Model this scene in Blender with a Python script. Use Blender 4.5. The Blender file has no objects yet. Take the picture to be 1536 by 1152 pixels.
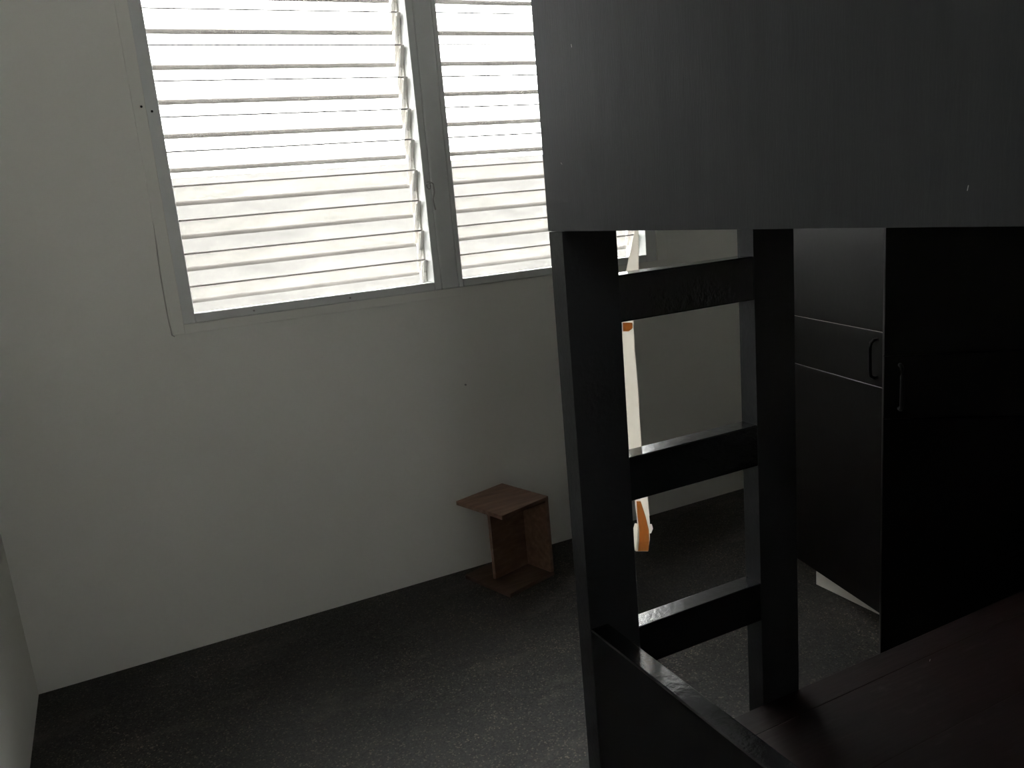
import bpy, bmesh, math, random
from mathutils import Vector, Matrix

random.seed(7)
scene = bpy.context.scene
COL = scene.collection
S = 1.113                       # measured units -> metres
EYE = 1.15

# ------------------------------------------------------------------ camera
YAW, PITCH, ROLL, FPX = 0.445431952, 0.219255886, -0.0882349708, 1237.07579
FWD = Vector((math.sin(YAW) * math.cos(PITCH), math.cos(YAW) * math.cos(PITCH), -math.sin(PITCH)))
r0 = Vector((math.cos(YAW), -math.sin(YAW), 0))
u0 = r0.cross(FWD)
RIGHT = r0 * math.cos(ROLL) + u0 * math.sin(ROLL)
UP = -r0 * math.sin(ROLL) + u0 * math.cos(ROLL)
cam_data = bpy.data.cameras.new('camera')
cam_data.sensor_fit = 'HORIZONTAL'
cam_data.sensor_width = 36.0
cam_data.lens = FPX / 1536 * 36.0
cam_data.clip_start = 0.02
cam = bpy.data.objects.new('camera', cam_data)
COL.objects.link(cam)
m = Matrix((RIGHT, UP, -FWD)).transposed().to_4x4()
m.translation = Vector((0, 0, EYE)) * S
cam.matrix_world = m
scene.camera = cam

# ------------------------------------------------------------------ light: an overcast white sky outside
world = bpy.data.worlds.new('overcast_sky')
scene.world = world
world.use_nodes = True
bg = world.node_tree.nodes['Background']
bg.inputs['Color'].default_value = (0.965, 0.985, 1.0, 1)
bg.inputs['Strength'].default_value = 19.5
scene.view_settings.view_transform = 'Standard'
scene.view_settings.look = 'None'
scene.view_settings.gamma = 1.0
scene.view_settings.use_curve_mapping = False
scene.view_settings.exposure = 0.0
scene.cycles.max_bounces = 20
scene.cycles.diffuse_bounces = 12
scene.cycles.transparent_max_bounces = 32


def at(px, py, ax, v):
    """Point where the ray through a photo pixel meets the plane axis=v (measured units)."""
    d = RIGHT * ((px - 768) / FPX) + UP * ((576 - py) / FPX) + FWD
    o = Vector((0, 0, EYE))
    return o + d * ((v - o[ax]) / d[ax])


# ------------------------------------------------------------------ materials
def new_mat(name):
    mt = bpy.data.materials.new(name)
    mt.use_nodes = True
    nt = mt.node_tree
    return mt, nt, nt.nodes['Principled BSDF']


def nd(nt, kind, **kw):
    n = nt.nodes.new(kind)
    for k, v in kw.items():
        if k in n.inputs:
            n.inputs[k].default_value = v
        else:
            setattr(n, k, v)
    return n


def ramp(nt, fac, stops):
    r = nt.nodes.new('ShaderNodeValToRGB')
    e = r.color_ramp.elements
    while len(e) < len(stops):
        e.new(0.5)
    for i, (p, c) in enumerate(stops):
        e[i].position = p
        e[i].color = (*c, 1)
    nt.links.new(fac, r.inputs['Fac'])
    return r.outputs['Color']


def coords(nt, scale=(1, 1, 1), rot=(0, 0, 0)):
    t = nt.nodes.new('ShaderNodeTexCoord')
    mp = nt.nodes.new('ShaderNodeMapping')
    mp.inputs['Scale'].default_value = scale
    mp.inputs['Rotation'].default_value = rot
    nt.links.new(t.outputs['Object'], mp.inputs['Vector'])
    return mp.outputs['Vector']


def noise(nt, vec, scale, detail=4.0, rough=0.55):
    n = nd(nt, 'ShaderNodeTexNoise', Scale=scale, Detail=detail, Roughness=rough)
    nt.links.new(vec, n.inputs['Vector'])
    return n.outputs['Fac']


def bump(nt, bsdf, height, strength, dist=0.002):
    b = nd(nt, 'ShaderNodeBump', Strength=strength, Distance=dist)
    nt.links.new(height, b.inputs['Height'])
    nt.links.new(b.outputs['Normal'], bsdf.inputs['Normal'])


def paint(name, c1, c2, rough, nscale, bstr, bscale, spec=0.5, stretch=(1, 1, 1), bdist=0.002):
    mt, nt, b = new_mat(name)
    v = coords(nt, stretch)
    nt.links.new(ramp(nt, noise(nt, v, nscale), [(0.3, c1), (0.7, c2)]), b.inputs['Base Color'])
    b.inputs['Roughness'].default_value = rough
    b.inputs['Specular IOR Level'].default_value = spec
    bump(nt, b, noise(nt, v, bscale, 3), bstr, bdist)
    return mt


M = {}
M['wall'] = paint('wall_paint', (0.83, 0.82, 0.77), (0.86, 0.85, 0.80), 0.75, 2.5, 0.15, 90)
M['ceiling'] = paint('ceiling_paint', (0.85, 0.85, 0.84), (0.88, 0.88, 0.87), 0.85, 2, 0.1, 60)
M['frame'] = paint('frame_paint', (0.70, 0.71, 0.70), (0.76, 0.77, 0.76), 0.5, 8, 0.2, 60)
M['black'] = paint('black_gloss_paint', (0.006, 0.0063, 0.0068), (0.009, 0.0094, 0.010), 0.30, 14, 0.25, 120, 0.36)
M['panel'] = paint('black_satin_board', (0.029, 0.0308, 0.0325), (0.036, 0.0378, 0.0395), 0.5, 8, 0.15, 70, 0.25, (1, 6, 0.7))
M['post'] = paint('black_post_paint', (0.017, 0.018, 0.019), (0.021, 0.022, 0.0232), 0.38, 14, 0.25, 120, 0.3)
M['gloss'] = paint('thick_black_enamel', (0.006, 0.0063, 0.007), (0.009, 0.0094, 0.0105), 0.2, 20, 0.28, 75, 0.5, (1, 1, 1), 0.002)
M['handle'] = paint('black_handle', (0.002, 0.002, 0.002), (0.003, 0.003, 0.003), 0.5, 20, 0.05, 60, 0.12)
M['plinth'] = paint('white_plinth_paint', (0.74, 0.71, 0.66), (0.8, 0.77, 0.72), 0.6, 6, 0.1, 50)
M['lit_groove'] = paint('lit_groove_pale', (0.55, 0.5, 0.42), (0.65, 0.6, 0.5), 0.6, 30, 0.1, 60)  # window light caught in the left door's grooves, put into a pale colour
M['alloy'] = paint('weathered_alloy', (0.66, 0.62, 0.57), (0.84, 0.82, 0.79), 0.55, 40, 0.2, 80)
M['steel'] = paint('dull_steel', (0.30, 0.29, 0.28), (0.42, 0.41, 0.40), 0.4, 60, 0.2, 120)
M['steel'].node_tree.nodes['Principled BSDF'].inputs['Metallic'].default_value = 0.7
M['crack'] = paint('grimy_crack', (0.40, 0.38, 0.35), (0.52, 0.5, 0.46), 0.9, 40, 0.1, 60)
M['outside'] = paint('dull_render', (0.056, 0.054, 0.050), (0.072, 0.069, 0.064), 0.9, 1.5, 0.2, 30)  # dark tone so the added outside wall reads cream through the louvres
M['concrete'] = paint('concrete', (0.16, 0.16, 0.14), (0.2, 0.2, 0.18), 0.9, 3, 0.3, 30)


def wardrobe_mat():
    mt, nt, b = new_mat('black_laminate')
    v = coords(nt, (1, 1, 1))
    nt.links.new(ramp(nt, noise(nt, v, 9), [(0.3, (0.0038, 0.0036, 0.0033)), (0.7, (0.0055, 0.0052, 0.0047))]), b.inputs['Base Color'])
    b.inputs['Roughness'].default_value = 0.34
    b.inputs['Specular IOR Level'].default_value = 0.12
    bump(nt, b, noise(nt, v, 60, 3), 0.12)
    return mt


M['wardrobe'] = wardrobe_mat()


def platform_mat():
    mt, nt, b = new_mat('dark_stained_plank')
    v = coords(nt, (1.2, 9, 9))
    base = ramp(nt, noise(nt, v, 5, 6), [(0.3, (0.0045, 0.0018, 0.0017)), (0.7, (0.008, 0.0034, 0.0032))])
    v2 = coords(nt, (1, 3, 1), (0, 0, 0.5))
    scuff = ramp(nt, noise(nt, v2, 9, 8, 0.7), [(0.60, (0, 0, 0)), (0.74, (1, 1, 1))])
    mx = nd(nt, 'ShaderNodeMix', data_type='RGBA')
    mx.inputs['B'].default_value = (0.022, 0.017, 0.016, 1)
    nt.links.new(scuff, mx.inputs['Factor'])
    nt.links.new(base, mx.inputs['A'])
    nt.links.new(mx.outputs['Result'], b.inputs['Base Color'])
    b.inputs['Roughness'].default_value = 0.5
    b.inputs['Specular IOR Level'].default_value = 0.12
    bump(nt, b, noise(nt, v, 12, 4), 0.3)
    return mt


M['platform'] = platform_mat()


def floor_mat():
    mt, nt, b = new_mat('granolithic_floor')
    v = coords(nt)
    base = ramp(nt, noise(nt, v, 3.2, 6, 0.62), [(0.30, (0.008, 0.0077, 0.007)), (0.55, (0.017, 0.016, 0.0142)), (0.75, (0.036, 0.032, 0.028))])
    vor = nd(nt, 'ShaderNodeTexVoronoi', Scale=270.0)
    nt.links.new(v, vor.inputs['Vector'])
    sep = nt.nodes.new('ShaderNodeSeparateColor')
    nt.links.new(vor.outputs['Color'], sep.inputs['Color'])
    chips = ramp(nt, sep.outputs['Red'], [(0.0, (0.35, 0.34, 0.33)), (0.55, (0.9, 0.9, 0.9)), (0.90, (1.4, 1.35, 1.3)), (0.965, (6.0, 5.4, 4.8))])
    mx = nd(nt, 'ShaderNodeMix', data_type='RGBA', blend_type='MULTIPLY')
    mx.inputs['Factor'].default_value = 1
    nt.links.new(base, mx.inputs['A'])
    nt.links.new(chips, mx.inputs['B'])
    # pale worn cement smears
    v2 = coords(nt, (1.0, 2.2, 1))
    sm = ramp(nt, noise(nt, v2, 2.6, 7, 0.66), [(0.54, (0, 0, 0)), (0.70, (0.40, 0.40, 0.40))])
    mx2 = nd(nt, 'ShaderNodeMix', data_type='RGBA')
    mx2.inputs['B'].default_value = (0.11, 0.097, 0.082, 1)
    nt.links.new(sm, mx2.inputs['Factor'])
    nt.links.new(mx.outputs['Result'], mx2.inputs['A'])
    nt.links.new(mx2.outputs['Result'], b.inputs['Base Color'])
    rr = ramp(nt, sep.outputs['Green'], [(0.0, (0.7, 0.7, 0.7)), (1.0, (0.42, 0.42, 0.42))])
    nt.links.new(rr, b.inputs['Roughness'])
    b.inputs['Specular IOR Level'].default_value = 0.3
    ad = nd(nt, 'ShaderNodeMath', operation='MULTIPLY_ADD')
    ad.inputs[1].default_value = 0.6
    nt.links.new(sep.outputs['Blue'], ad.inputs[0])
    nt.links.new(noise(nt, v, 25, 5), ad.inputs[2])
    bump(nt, b, ad.outputs[0], 0.55, 0.004)
    return mt


M['floor'] = floor_mat()


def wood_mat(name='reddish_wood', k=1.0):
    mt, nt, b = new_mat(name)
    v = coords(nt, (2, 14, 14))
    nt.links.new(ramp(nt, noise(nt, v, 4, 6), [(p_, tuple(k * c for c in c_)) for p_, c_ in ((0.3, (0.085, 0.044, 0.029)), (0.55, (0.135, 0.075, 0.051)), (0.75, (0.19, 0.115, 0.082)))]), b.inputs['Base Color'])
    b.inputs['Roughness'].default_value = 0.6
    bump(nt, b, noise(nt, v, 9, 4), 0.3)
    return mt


M['wood'] = wood_mat('reddish_wood', 1.2)
M['wood_dark'] = wood_mat('dark_reddish_wood', 0.55)  # darker copy of the stool wood for the bottom board


def glass_mat():
    """Thin dusty pane: mostly clear, a film of dirt that scatters a little light, a fresnel sheen."""
    mt = bpy.data.materials.new('dusty_glass')
    mt.use_nodes = True
    nt = mt.node_tree
    nt.nodes.remove(nt.nodes['Principled BSDF'])
    out = nt.nodes['Material Output']
    v = coords(nt, (0.6, 3, 1))
    tr = nd(nt, 'ShaderNodeBsdfTransparent')
    tr.inputs['Color'].default_value = (0.952, 0.95, 0.94, 1)
    di = nd(nt, 'ShaderNodeBsdfTranslucent')
    di.inputs['Color'].default_value = (0.50, 0.47, 0.43, 1)
    gl = nd(nt, 'ShaderNodeBsdfGlossy', Roughness=0.06)
    dirt = ramp(nt, noise(nt, v, 7, 7, 0.65), [(0.35, (0.012, 0.012, 0.012)), (0.75, (0.06, 0.06, 0.06))])
    m1 = nt.nodes.new('ShaderNodeMixShader')
    nt.links.new(dirt, m1.inputs[0])
    nt.links.new(tr.outputs[0], m1.inputs[1])
    nt.links.new(di.outputs[0], m1.inputs[2])
    fr = nd(nt, 'ShaderNodeFresnel', IOR=1.25)
    m2 = nt.nodes.new('ShaderNodeMixShader')
    nt.links.new(fr.outputs[0], m2.inputs[0])
    nt.links.new(m1.outputs[0], m2.inputs[1])
    nt.links.new(gl.outputs[0], m2.inputs[2])
    nt.links.new(m2.outputs[0], out.inputs['Surface'])
    return mt


def edge_mat():
    """Ground, grimy edge of a glass blade."""
    mt = bpy.data.materials.new('ground_glass_edge')
    mt.use_nodes = True
    nt = mt.node_tree
    nt.nodes.remove(nt.nodes['Principled BSDF'])
    out = nt.nodes['Material Output']
    v = coords(nt, (1, 1, 1))
    tl = nd(nt, 'ShaderNodeBsdfTranslucent')
    nt.links.new(ramp(nt, noise(nt, v, 30, 5), [(0.3, (0.100, 0.094, 0.088)), (0.7, (0.135, 0.127, 0.119))]), tl.inputs['Color'])
    di = nd(nt, 'ShaderNodeBsdfDiffuse')
    di.inputs['Color'].default_value = (0.40, 0.38, 0.36, 1)
    m1 = nt.nodes.new('ShaderNodeMixShader')
    m1.inputs[0].default_value = 0.35
    nt.links.new(tl.outputs[0], m1.inputs[1])
    nt.links.new(di.outputs[0], m1.inputs[2])
    nt.links.new(m1.outputs[0], out.inputs['Surface'])
    return mt


M['glass'] = glass_mat()
M['glass_edge'] = edge_mat()


def strip_mat(name, c1, c2, trans):
    mt = bpy.data.materials.new(name)
    mt.use_nodes = True
    nt = mt.node_tree
    nt.nodes.remove(nt.nodes['Principled BSDF'])
    out = nt.nodes['Material Output']
    v = coords(nt, (1, 1, 0.3))
    col = ramp(nt, noise(nt, v, 40, 5), [(0.3, c1), (0.7, c2)])
    tl = nd(nt, 'ShaderNodeBsdfTranslucent')
    di = nd(nt, 'ShaderNodeBsdfDiffuse')
    nt.links.new(col, tl.inputs['Color'])
    nt.links.new(col, di.inputs['Color'])
    m1 = nt.nodes.new('ShaderNodeMixShader')
    m1.inputs[0].default_value = trans
    nt.links.new(di.outputs[0], m1.inputs[1])
    nt.links.new(tl.outputs[0], m1.inputs[2])
    nt.links.new(m1.outputs[0], out.inputs['Surface'])
    return mt


M['strip'] = strip_mat('peeling_paper', (0.86, 0.83, 0.77), (0.93, 0.90, 0.84), 0.8)
M['strip_raw'] = strip_mat('torn_brown_backing', (0.60, 0.33, 0.14), (0.72, 0.43, 0.20), 0.75)


# ------------------------------------------------------------------ builders
def link(o, parent):
    COL.objects.link(o)
    if parent:
        o.parent = parent
    return o


def empty(name, loc):
    o = bpy.data.objects.new(name, None)
    o.location = Vector(loc) * S
    o.empty_display_size = 0.1
    COL.objects.link(o)
    return o


def tag(o, label=None, cat=None, group=None, kind=None):
    for k, v in (('label', label), ('category', cat), ('group', group), ('kind', kind)):
        if v:
            o[k] = v
    return o


def origin_of(parent):
    p = Vector((0, 0, 0))
    while parent:
        p = p + parent.location
        parent = parent.parent
    return p


def build(name, bm, mats, parent=None, base=None, smooth=False):
    """bm in measured world units -> a mesh object in metres; origin at base (measured) or its parent's origin."""
    bm.normal_update()
    po = origin_of(parent)
    loc = (Vector(base) * S - po) if base is not None else Vector((0, 0, 0))
    for v in bm.verts:
        v.co = v.co * S - po - loc
    me = bpy.data.meshes.new(name)
    bm.to_mesh(me)
    bm.free()
    for mt in (mats if isinstance(mats, (list, tuple)) else [mats]):
        me.materials.append(mt)
    if smooth:
        for p in me.polygons:
            p.use_smooth = True
    o = bpy.data.objects.new(name, me)
    o.location = loc
    return link(o, parent)


def add_box(bm, lo, hi, bevel=0.0, seg=2, frame=None, mat=0):
    """axis box lo..hi; frame = (origin, ax, ay, az) makes it an oriented one."""
    lo, hi = Vector(lo), Vector(hi)
    vs = []
    for x, y, z in ((0, 0, 0), (1, 0, 0), (1, 1, 0), (0, 1, 0), (0, 0, 1), (1, 0, 1), (1, 1, 1), (0, 1, 1)):
        p = Vector((hi.x if x else lo.x, hi.y if y else lo.y, hi.z if z else lo.z))
        if frame:
            o, ax, ay, az = frame
            p = Vector(o) + Vector(ax) * p.x + Vector(ay) * p.y + Vector(az) * p.z
        vs.append(bm.verts.new(p))
    fs = [bm.faces.new([vs[i] for i in q]) for q in ((3, 2, 1, 0), (4, 5, 6, 7), (0, 1, 5, 4), (1, 2, 6, 5), (2, 3, 7, 6), (3, 0, 4, 7))]
    for f in fs:
        f.material_index = mat
    if bevel:
        es = list({e for f in fs for e in f.edges})
        bmesh.ops.bevel(bm, geom=es, offset=bevel, segments=seg, affect='EDGES', profile=0.6)
    return bm


def box(name, lo, hi, mat, parent=None, bevel=0.0, frame=None, base=None, seg=2):
    return build(name, add_box(bmesh.new(), lo, hi, bevel, seg, frame), mat, parent, base)


def tube(bm, pts, rad, sides=8):
    pts = [Vector(p) for p in pts]
    rings = []
    for i, p in enumerate(pts):
        t = (pts[min(i + 1, len(pts) - 1)] - pts[max(i - 1, 0)]).normalized()
        a = t.cross(Vector((0.3, 0.2, 0.93))).normalized()
        b = t.cross(a)
        rings.append([bm.verts.new(p + (a * math.cos(k * 2 * math.pi / sides) + b * math.sin(k * 2 * math.pi / sides)) * rad) for k in range(sides)])
    for r1, r2 in zip(rings, rings[1:]):
        for k in range(sides):
            bm.faces.new((r1[k], r1[(k + 1) % sides], r2[(k + 1) % sides], r2[k]))
    bm.faces.new(rings[0][::-1])
    bm.faces.new(rings[-1])
    return bm


# ------------------------------------------------------------------ the room
XL, XR, YN, YF, ZC = -0.335, 2.28, -1.10, 2.32, 2.22
T = 0.12
tag(box('floor', (XL - T, YN - T, -0.1), (XR + T, YF + T, 0), M['floor']), 'dark speckled granolithic floor of the room', 'floor', kind='structure')
tag(box('ceiling', (XL - T, YN - T, ZC), (XR + T, YF + T, ZC + 0.1), M['ceiling']), 'white painted ceiling above the bunk bed', 'ceiling', kind='structure')
tag(box('wall_left', (XL - T, YN - T, 0), (XL, YF + T, ZC), M['wall']), 'plain white painted wall at the left edge', 'wall', kind='structure')
tag(box('wall_right', (XR, YN - T, 0), (XR + T, YF + T, ZC), M['wall']), 'white painted wall behind the black wardrobe', 'wall', kind='structure')
VX0, VX1, VZ0, VZ1 = -0.24, 0.12, 1.60, 2.00
bm = bmesh.new()
add_box(bm, (XL, YN - T, 0), (XR, YN, VZ0))
add_box(bm, (XL, YN - T, VZ1), (XR, YN, ZC))
add_box(bm, (XL, YN - T, VZ0), (VX0, YN, VZ1))
add_box(bm, (VX1, YN - T, VZ0), (XR, YN, VZ1))
tag(build('wall_near', bm, M['wall']), 'white painted wall behind the camera', 'wall', kind='structure')

WX0, WX1, WZ0, WZ1 = 0.168, 1.690, 0.905, 2.02
bm = bmesh.new()
add_box(bm, (XL, YF, 0), (XR, YF + T, WZ0))
add_box(bm, (XL, YF, WZ1), (XR, YF + T, ZC))
add_box(bm, (XL, YF, WZ0), (WX0, YF + T, WZ1))
add_box(bm, (WX1, YF, WZ0), (XR, YF + T, WZ1))
wall_far = tag(build('wall_far', bm, M['wall']), 'white painted wall under and around the louvre windows', 'wall', kind='structure')
# small dark nail hole in the wall plaster
p = at(698, 577, 1, YF)
bm = bmesh.new()
tube(bm, [p + Vector((0, -0.004, 0.0)), p + Vector((0, 0.004, 0))], 0.0028)
build('nail', bm, M['steel'], wall_far)

# architrave boards, set a hair proud of the wall
crack = bmesh.new()
cps = [(228, 318), (232, 345), (236, 380), (241, 415), (247, 450), (252, 478), (258, 503), (262, 505)]
tube(crack, [at(x, y, 1, YF + 0.0003) for x, y in cps], 0.0017, 6)
tr = empty('trim_1', (WX0, YF, WZ0))
tag(tr, 'flat painted board trim framing the pair of windows', 'trim', kind='structure')
box('trim_board', (0.140, YF - 0.006, 0.880), (WX0 + 0.002, YF + 0.01, WZ1 + 0.03), M['wall'], tr, 0.0015)
box('trim_board', (WX0 + 0.002, YF - 0.0025, 0.880), (0.965, YF + 0.01, WZ0), M['wall'], tr, 0.001)
box('trim_board', (WX1, YF - 0.008, WZ0), (1.735, YF + 0.01, WZ1 + 0.03), M['wall'], tr, 0.002)
box('mullion', (0.902, YF - 0.006, WZ0), (0.958, YF + T, WZ1), M['frame'], tr, 0.006, seg=3)
box('trim_board', (WX0 + 0.002, YF - 0.006, WZ1), (WX1, YF + 0.01, WZ1 + 0.03), M['wall'], tr, 0.0015)
build('paint_crack', crack, M['crack'], tr)
for px, py in ((212, 160), (228, 167)):
    p = at(px, py, 1, YF - 0.006)
    bm = bmesh.new()
    tube(bm, [p + Vector((0, -0.002, 0.0)), p + Vector((0, 0.004, 0))], 0.003)
    build('nail', bm, M['handle'], tr)

# --- louvre windows
BL_H, BL_D, BL_T = 0.135, 0.070, 0.006
blade_dir = Vector((0, BL_D, -BL_H)).normalized()      # from the inner top edge down to the outer bottom edge
blade_nrm = Vector((0, BL_H, BL_D)).normalized()       # outwards, upwards
BL_LEN = (Vector((0, BL_D, -BL_H))).length


def blade_mesh(width, length, name):
    """A glass blade with ground long edges; local origin at its inner top left corner."""
    cuts = [0, 0.0022, length - 0.0125, length]
    bm = bmesh.new()
    rows = []
    for c in cuts:
        row = []
        for x in (0, width):
            for t in (0, BL_T):
                row.append(bm.verts.new((Vector((x, 0, 0)) + blade_dir * c + blade_nrm * t) * S))
        rows.append(row)                                # x0t0 x0t1 x1t0 x1t1
    for i in range(3):
        a, b = rows[i], rows[i + 1]
        for q in ((a[0], b[0], b[2], a[2]), (a[3], b[3], b[1], a[1]), (a[1], b[1], b[0], a[0]), (a[2], b[2], b[3], a[3])):
            bm.faces.new(q).material_index = 0 if i == 1 else 1
    bm.faces.new((rows[0][0], rows[0][2], rows[0][3], rows[0][1])).material_index = 1
    bm.faces.new((rows[3][1], rows[3][3], rows[3][2], rows[3][0])).material_index = 1
    bm.normal_update()
    me = bpy.data.meshes.new(name)
    bm.to_mesh(me)
    bm.free()
    me.materials.append(M['glass'])
    me.materials.append(M['glass_edge'])
    return me


def clip_mesh(length, name):
    """Pressed metal clip that grips a blade's end: a channel with a rounded inner lug."""
    bm = bmesh.new()
    fr = (Vector((0, 0, 0)), Vector((1, 0, 0)), blade_dir, blade_nrm)
    add_box(bm, (0, -0.001, -0.0035), (0.011, length * 0.92, -0.0008), 0.0008, 1, fr)
    add_box(bm, (0, 0.012, BL_T + 0.0008), (0.011, length * 0.80, BL_T + 0.003), 0.0008, 1, fr)
    add_box(bm, (0.0085, 0.004, -0.0035), (0.011, length * 0.90, BL_T + 0.003), 0.0006, 1, fr)
    add_box(bm, (0.002, length * 0.40, -0.007), (0.009, length * 0.56, -0.003), 0.0012, 1, fr)
    for v in bm.verts:
        v.co *= S
    bm.normal_update()
    me = bpy.data.meshes.new(name)
    bm.to_mesh(me)
    bm.free()
    me.materials.append(M['alloy'])
    return me


def window(name, x0, x1, ox0, ox1, label):
    """x0..x1 clear opening, ox0..ox1 outside of the frame."""
    w = empty(name, (ox0, YF, WZ0))
    tag(w, label, 'window', kind='structure')
    bm = add_box(bmesh.new(), (ox0, YF - 0.004, WZ0), (x0, YF + 0.022, WZ1), 0.003)
    add_box(bm, (ox0, YF + 0.022, WZ0), (x0 - 0.016, YF + 0.115, WZ1))
    build('frame_jamb', bm, M['frame'], w)
    box('frame_jamb', (x1, YF - 0.004, WZ0), (ox1, YF + 0.115, WZ1), M['frame'], w, 0.003)
    bm = add_box(bmesh.new(), (x0, YF - 0.004, WZ0), (x1, YF + 0.022, 0.930), 0.003)
    add_box(bm, (x0 - 0.016, YF + 0.022, WZ0), (x1, YF + 0.115, WZ0 + 0.004))
    build('frame_sill', bm, M['frame'], w)
    box('frame_head', (x0, YF - 0.004, WZ1 - 0.03), (x1, YF + 0.115, WZ1), M['frame'], w, 0.003)
    for side, xa in (('l', x0 - 0.016), ('r', x1 - 0.006)):
        box('pivot_channel', (xa, YF + 0.05, 0.931), (xa + 0.006, YF + 0.085, WZ1 - 0.031), M['alloy'], w, 0.001)
    bx0, bx1 = x0 - 0.009, x1 - 0.008
    blade = blade_mesh(bx1 - bx0, BL_LEN, 'louvre_blade')
    short = blade_mesh(bx1 - bx0, BL_LEN * 0.63, 'louvre_blade_short')
    clip = clip_mesh(BL_LEN, 'blade_clip')
    clip_s = clip_mesh(BL_LEN * 0.63, 'blade_clip_short')
    po = Vector((ox0, YF, WZ0)) * S
    k = 0
    z = 0.9975
    while z < WZ1 - 0.034:
        me = short if k == 0 else blade
        jz = random.uniform(-0.0012, 0.0012)
        b = bpy.data.objects.new('louvre_blade', me)
        b.location = Vector((bx0, YF + 0.030, z + jz)) * S - po
        b.rotation_euler = (random.uniform(-0.012, 0.012), random.uniform(-0.0012, 0.0012), 0)
        link(b, w)
        for xa, sx in ((bx1 - 0.006, 1), (bx0 + 0.006, -1)):
            c = bpy.data.objects.new('blade_clip', clip_s if k == 0 else clip)
            c.location = Vector((xa, YF + 0.030, z + jz)) * S - po
            c.scale = (sx, 1, 1)
            link(c, w)
        z += 0.0866
        k += 1
    return w


w1 = window('window_1', 0.201, 0.880, WX0, 0.902, 'wide louvre window of glass blades left of the mullion')
w2 = window('window_2', 0.973, 1.648, 0.958, WX1, 'louvre window of glass blades partly behind the bunk bed')

# hook-and-eye catch on the left window's right jamb
bm = bmesh.new()
cx, cz, cy = 0.898, 1.196, YF - 0.010
pts = [(cx - 0.010, cy, cz + 0.018), (cx - 0.003, cy - 0.004, cz + 0.024), (cx + 0.006, cy - 0.005, cz + 0.018), (cx + 0.007, cy - 0.005, cz - 0.005), (cx + 0.001, cy - 0.005, cz - 0.025), (cx + 0.003, cy - 0.005, cz - 0.045), (cx + 0.006, cy - 0.003, cz - 0.056)]
tube(bm, pts, 0.0022)
hk = build('catch_hook', bm, M['steel'], w1, smooth=True)
bm = bmesh.new()
ring = [(cx - 0.006 + 0.006 * math.cos(a), cy + 0.002, cz + 0.014 + 0.010 * math.sin(a)) for a in [i * math.pi / 6 for i in range(13)]]
tube(bm, ring, 0.0018)
build('screw_eye', bm, M['steel'], hk, smooth=True)
for x, z in ((0.352, 0.917), (0.62, 0.917)):
    bm = bmesh.new()
    tube(bm, [(x, YF - 0.006, z), (x, YF + 0.0, z)], 0.0028)
    build('screw', bm, M['steel'], w1)

w3 = tag(empty('fill_window', (VX0, YN, VZ0)), 'added unseen louvre opening behind the camera for fill light', 'window', kind='structure')  # opening added out of view to raise the room's ambient light
for lo, hi in (((VX0, VZ0), (VX0 + 0.02, VZ1)), ((VX1 - 0.02, VZ0), (VX1, VZ1)), ((VX0 + 0.02, VZ0), (VX1 - 0.02, VZ0 + 0.02)), ((VX0 + 0.02, VZ1 - 0.02), (VX1 - 0.02, VZ1))):
    box('frame', (lo[0], YN - 0.10, lo[1]), (hi[0], YN + 0.005, hi[1]), M['frame'], w3, 0.002)
fill_blade = blade_mesh(VX1 - VX0 - 0.042, 0.10, 'fill_blade')
for k in range(4):
    b = bpy.data.objects.new('louvre_blade', fill_blade)
    b.rotation_euler = (0, 0, math.pi)
    b.location = Vector((VX1 - VX0 - 0.021, -0.025, 0.115 + k * 0.087)) * S
    link(b, w3)

# --- outside: dull wall added to tint the lower louvres cream, and the ground between
tag(box('ground_outside', (-8, YF + T + 0.02, -0.5), (12, 14, -0.4), M['concrete']), 'pale concrete yard outside the windows', 'ground', kind='structure')
tag(box('added_wall_outside', (-8, 8.2, -0.4), (12, 8.4, 1.60), M['outside']), 'added dull wall that gives the lower louvres a cream tint', 'wall', kind='structure')

# ------------------------------------------------------------------ bunk bed
PX0, PX1 = 0.516, 0.596
RX0, RX1 = 0.823, 0.899
YL, YB = 0.900, 0.933
bed = tag(empty('bunk_bed', (PX0, YB, 0)), 'black painted wooden bunk bed with built-in end ladder', 'bunk bed')
YEND, BXR = -1.00, 1.66
TOPZ = 1.56
box('ladder_post', (PX0, YL, 0), (PX1, YB, 1.106), M['post'], bed, 0.0005)
box('upper_post', (PX0 + 0.0225, YL, 1.1062), (PX1, YB, TOPZ), M['post'], bed, 0.0005)
box('ladder_post', (RX0, YL, 0), (RX1, YB, 1.13), M['post'], bed, 0.0005)
box('corner_post', (BXR - 0.08, YL, 0), (BXR, YB, TOPZ), M['post'], bed, 0.0005)
box('corner_post', (PX0, YEND - 0.033, 0), (PX1, YEND, TOPZ), M['post'], bed, 0.0005)
box('corner_post', (BXR - 0.08, YEND - 0.033, 0), (BXR, YEND, TOPZ), M['post'], bed, 0.0005)
for zt, zh in ((1.043, 0.062), (0.795, 0.063), (0.5415, 0.063)):
    box('rung', (PX1 - 0.001, YL + 0.0006, zt - zh), (RX0 + 0.001, YB - 0.0006, zt), M['gloss'], bed, 0.0018, seg=3)
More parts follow.
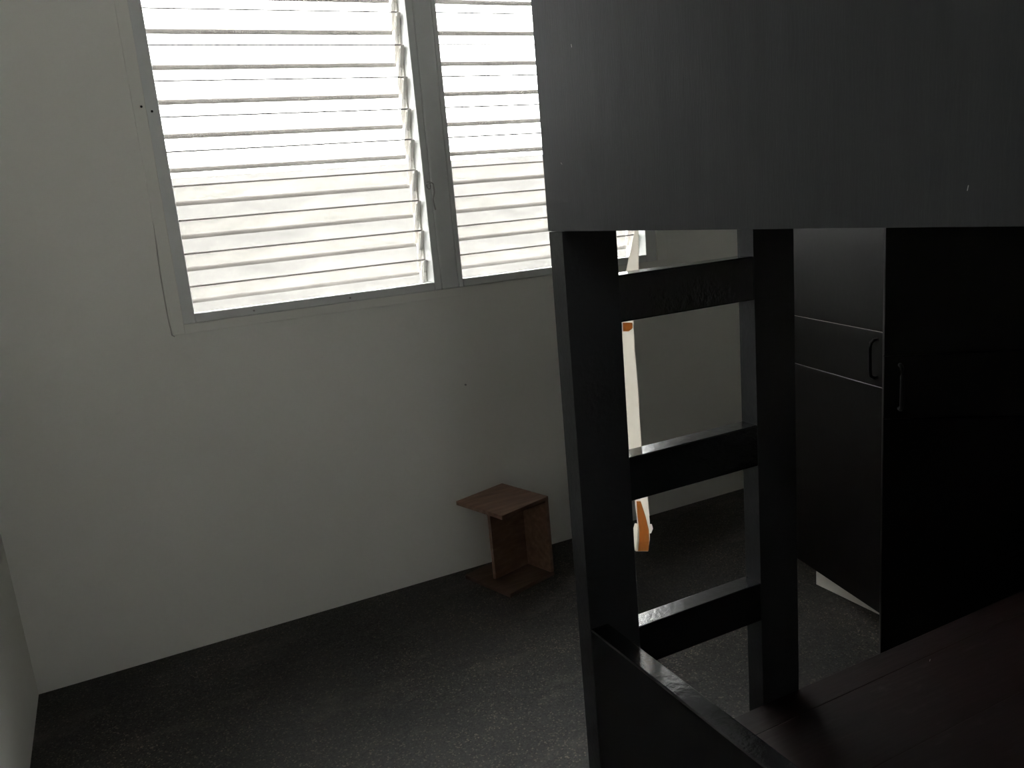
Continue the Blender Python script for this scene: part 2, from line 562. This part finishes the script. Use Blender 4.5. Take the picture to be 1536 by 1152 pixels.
# lower bunk
box('side_rail', (PX0, YEND, 0.285), (PX0 + 0.029, YL, 0.565), M['gloss'], bed, 0.0025, seg=3)
box('side_rail', (BXR - 0.029, YEND, 0.285), (BXR, YL, 0.45), M['black'], bed, 0.0025)
box('end_rail', (PX0 + 0.03, YL - 0.030, 0.225), (BXR - 0.03, YL - 0.001, 0.316), M['black'], bed, 0.002)
n = 14
pw = (YL - YEND) / n
y = YL
for i in range(n):
    w_ = 0.05 if i == 0 else (YL - 0.05 - YEND) / (n - 1)
    box('platform_plank', (PX0 + 0.0295, y - w_ + 0.0006, 0.316), (BXR - 0.0295, y - 0.0002, 0.3315 - random.uniform(0, 0.0006)), M['platform'], bed, 0.0008)
    y -= w_
# upper bunk
box('upper_side_panel', (PX0 - 0.0012, YEND, 1.1065), (PX0 + 0.022, YL + 0.0325, TOPZ), M['panel'], bed, 0.0005)
box('upper_side_panel', (BXR - 0.022, YEND, 1.1065), (BXR, YL, TOPZ - 0.1), M['panel'], bed, 0.0015)
box('upper_end_board', (PX1, YL + 0.004, 1.135), (BXR - 0.08, YB - 0.004, 1.30), M['black'], bed, 0.0015)
box('upper_end_board', (PX1, YEND - 0.029, 1.135), (BXR - 0.08, YEND - 0.004, TOPZ), M['black'], bed, 0.0015)
for i in range(10):
    a = YEND + i * (YL - YEND) / 10
    box('upper_plank', (PX0 + 0.023, a + 0.002, 1.20), (BXR - 0.023, a + (YL - YEND) / 10 - 0.002, 1.218), M['black'], bed, 0.001)

# ------------------------------------------------------------------ wardrobe
WF, WY0, WY1, WT = 1.702, 0.925, 1.710, 1.72
wr = tag(empty('wardrobe', (WF, (WY0 + WY1) / 2, 0)), 'black two-door wardrobe on a white plinth, both doors ajar', 'wardrobe')
box('side_panel', (WF, WY0, 0.055), (XR - 0.02, WY0 + 0.015, WT), M['wardrobe'], wr, 0.001)
box('side_panel', (WF, WY1 - 0.015, 0.055), (XR - 0.02, WY1, WT), M['wardrobe'], wr, 0.001)
box('back_panel', (XR - 0.028, WY0 + 0.015, 0.055), (XR - 0.02, WY1 - 0.015, WT), M['wardrobe'], wr)
box('top_panel', (WF, WY0 + 0.015, WT - 0.016), (XR - 0.028, WY1 - 0.015, WT), M['wardrobe'], wr)
box('bottom_panel', (WF, WY0 + 0.015, 0.055), (XR - 0.028, WY1 - 0.015, 0.071), M['wardrobe'], wr)
box('shelf', (WF + 0.02, WY0 + 0.015, 1.30), (XR - 0.028, WY1 - 0.015, 1.315), M['wardrobe'], wr)
box('plinth', (1.675, WY0 + 0.04, 0), (XR - 0.06, 1.606, 0.055), M['plinth'], wr, 0.001)
DT = 0.016
Z0, Z1, Z2, Z3 = 0.050, 0.638, 0.772, WT - 0.004


def door(hinge, dirv, lit, hs, DW):
    """Three boards with two grooves between them and a bow handle by the free edge."""
    dx = Vector((*dirv, 0)).normalized()
    nz = Vector((0, 0, 1))
    nrm = Vector((dx.y, -dx.x, 0))
    if nrm.x > 0:
        nrm = -nrm                                       # outer face normal, away from the cabinet
    fr = (Vector((*hinge, 0)), dx, -nrm, nz)              # y runs into the door's thickness
    g = 0.0007
    d = build('door', add_box(bmesh.new(), (0.002, 0.004, Z0 + 0.002), (DW - 0.002, DT, Z3 - 0.002), 0, 1, fr), M['lit_groove'] if lit else M['wardrobe'], wr)
    for za, zb in ((Z0, Z1 - g), (Z1 + g, Z2 - g), (Z2 + g, Z3)):
        build('door_board', add_box(bmesh.new(), (0, 0, za), (DW, 0.0055, zb), 0.0008, 1, fr), M['wardrobe'], d)
        # edging that hides the core
    build('edge_band', add_box(bmesh.new(), (DW - 0.003, 0.0057, Z0), (DW, DT, Z3), 0.0006, 1, fr), M['wardrobe'], d)
    build('edge_band', add_box(bmesh.new(), (0, 0.0057, Z0), (0.003, DT, Z3), 0.0006, 1, fr), M['wardrobe'], d)
    build('edge_band', add_box(bmesh.new(), (0.003, 0.0057, Z0), (DW - 0.003, DT, Z0 + 0.003), 0.0006, 1, fr), M['wardrobe'], d)
    bm = bmesh.new()
    hx = DW - hs
    def P(t, out, z):
        return Vector((*hinge, 0)) + dx * t + nrm * out + nz * z
    zc, hl = (Z1 + Z2) / 2 + 0.002, 0.046
    pts = [P(hx, -0.001, zc - hl), P(hx, 0.010, zc - hl), P(hx, 0.018, zc - hl + 0.006), P(hx, 0.020, zc - hl + 0.02), P(hx, 0.020, zc + hl - 0.02), P(hx, 0.018, zc + hl - 0.006), P(hx, 0.010, zc + hl), P(hx, -0.001, zc + hl)]
    tube(bm, pts, 0.0042, 10)
    h = build('handle', bm, M['handle'], d, smooth=True)
    return d


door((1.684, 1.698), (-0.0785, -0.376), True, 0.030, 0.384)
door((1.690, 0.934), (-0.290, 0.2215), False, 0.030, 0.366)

# ------------------------------------------------------------------ small wooden stool by the wall
ang = math.radians(16.5)
su, sv = Vector((math.cos(ang), math.sin(ang), 0)), Vector((-math.sin(ang), math.cos(ang), 0))
sc_ = Vector((0.975, 2.186, 0))
st = tag(empty('step_stool', sc_), 'small reddish-brown wooden box stool standing against the white wall', 'stool')
fr = (sc_, su, sv, Vector((0, 0, 1)))
HU, HV, BT, SH = 0.0965, 0.1050, 0.013, 0.261
box('top_board', (-HU, -HV, SH - BT), (HU, HV, SH), M['wood'], st, 0.0018, fr)
box('bottom_board', (-HU + 0.004, -HV, 0), (HU, HV, BT), M['wood_dark'], st, 0.0018, fr)
box('side_board', (HU - BT, -HV + 0.001, BT), (HU, HV - 0.001, SH - BT), M['wood'], st, 0.0012, fr)
box('web_board', (-0.054, 0.000, BT), (HU - BT, BT, SH - BT), M['wood'], st, 0.0012, fr)

# ------------------------------------------------------------------ peeling strip hanging behind the ladder
SY = YB + 0.010
prof = [  # centre px, half width px, out-of-plane bow
    (955, 318, 1.5, 0.000), (955, 345, 2.5, 0.000), (952.5, 375, 6.0, 0.001), (948.5, 407, 9.5, 0.002), (944.5, 450, 9.0, 0.004),
    (942, 486, 8.2, 0.004), (943.5, 530, 9.0, 0.004), (947.5, 590, 10, 0.003), (953.5, 680, 9.3, 0.001), (959, 720, 9.5, 0.001),
    (962.5, 752, 9.8, 0.004), (966, 790, 9.2, 0.008), (965.5, 810, 9.0, 0.008), (963, 827, 9.0, 0.004)]


def ribbon(rows, thick, name, mat, parent, inset=0.0, push=0.0):
    bm = bmesh.new()
    rings = []
    for px, py, hw, bow in rows:
        a = at(px - hw * (1 - inset), py, 1, SY + bow - push)
        b = at(px + hw * (1 - inset), py, 1, SY + bow - push)
        o = Vector((0, thick, 0))
        rings.append([bm.verts.new(q) for q in (a, b, b + o, a + o)])
    for r1, r2 in zip(rings, rings[1:]):
        for k in range(4):
            bm.faces.new((r1[k], r2[k], r2[(k + 1) % 4], r1[(k + 1) % 4]))
    bm.faces.new(rings[0])
    bm.faces.new(rings[-1][::-1])
    return build(name, bm, mat, parent)


stp = tag(empty('peeling_strip', at(963, 827, 1, SY)), 'cream torn paper strip dangling behind the ladder rungs', 'paper strip')
ribbon(prof, 0.0009, 'strip_body', M['strip'], stp)
ribbon([(958.0, 752, 3.0, 0.004), (962.5, 775, 6.0, 0.0065), (966.3, 795, 7.2, 0.008), (966.3, 812, 7.4, 0.008), (965.0, 826.5, 7.6, 0.0042)], 0.0006, 'torn_backing', M['strip_raw'], stp, 0, 0.0009)
ribbon([(941.5, 484, 7.0, 0.004), (942, 492, 7.4, 0.004), (939, 497, 4.0, 0.004)], 0.0005, 'torn_backing', M['strip_raw'], stp, 0, 0.0008)
ribbon([(954, 785, 1.5, 0.010), (953.5, 795, 4.0, 0.012), (954, 808, 3.6, 0.012), (955, 826, 2.5, 0.008)], 0.0006, 'torn_flap', M['strip'], stp)
ribbon([(976, 786, 1.8, 0.010), (977, 793, 2.6, 0.011), (974.5, 800, 2.2, 0.010)], 0.0006, 'torn_flap', M['strip'], stp)

# chips in the paint of the upper side panel
for px, py, a in ((857, 68, 0.2), (842, 245, 0.9), (1452, 281, -0.2), (1395, 990, 0.5)):
    onp = py > 900
    p = at(px, py, 2, 0.3316) if onp else at(px, py, 0, PX0 - 0.0013)
    bm = bmesh.new()
    d = Vector((0.0035, 0.002, 0)) if onp else Vector((0, 0.0022 * math.sin(a), 0.0022 * math.cos(a)))
    tube(bm, [p - d, p + d * 0.2, p + d * 0.6], 0.00028, 6)
    build('paint_chip', bm, M['steel'], bed)
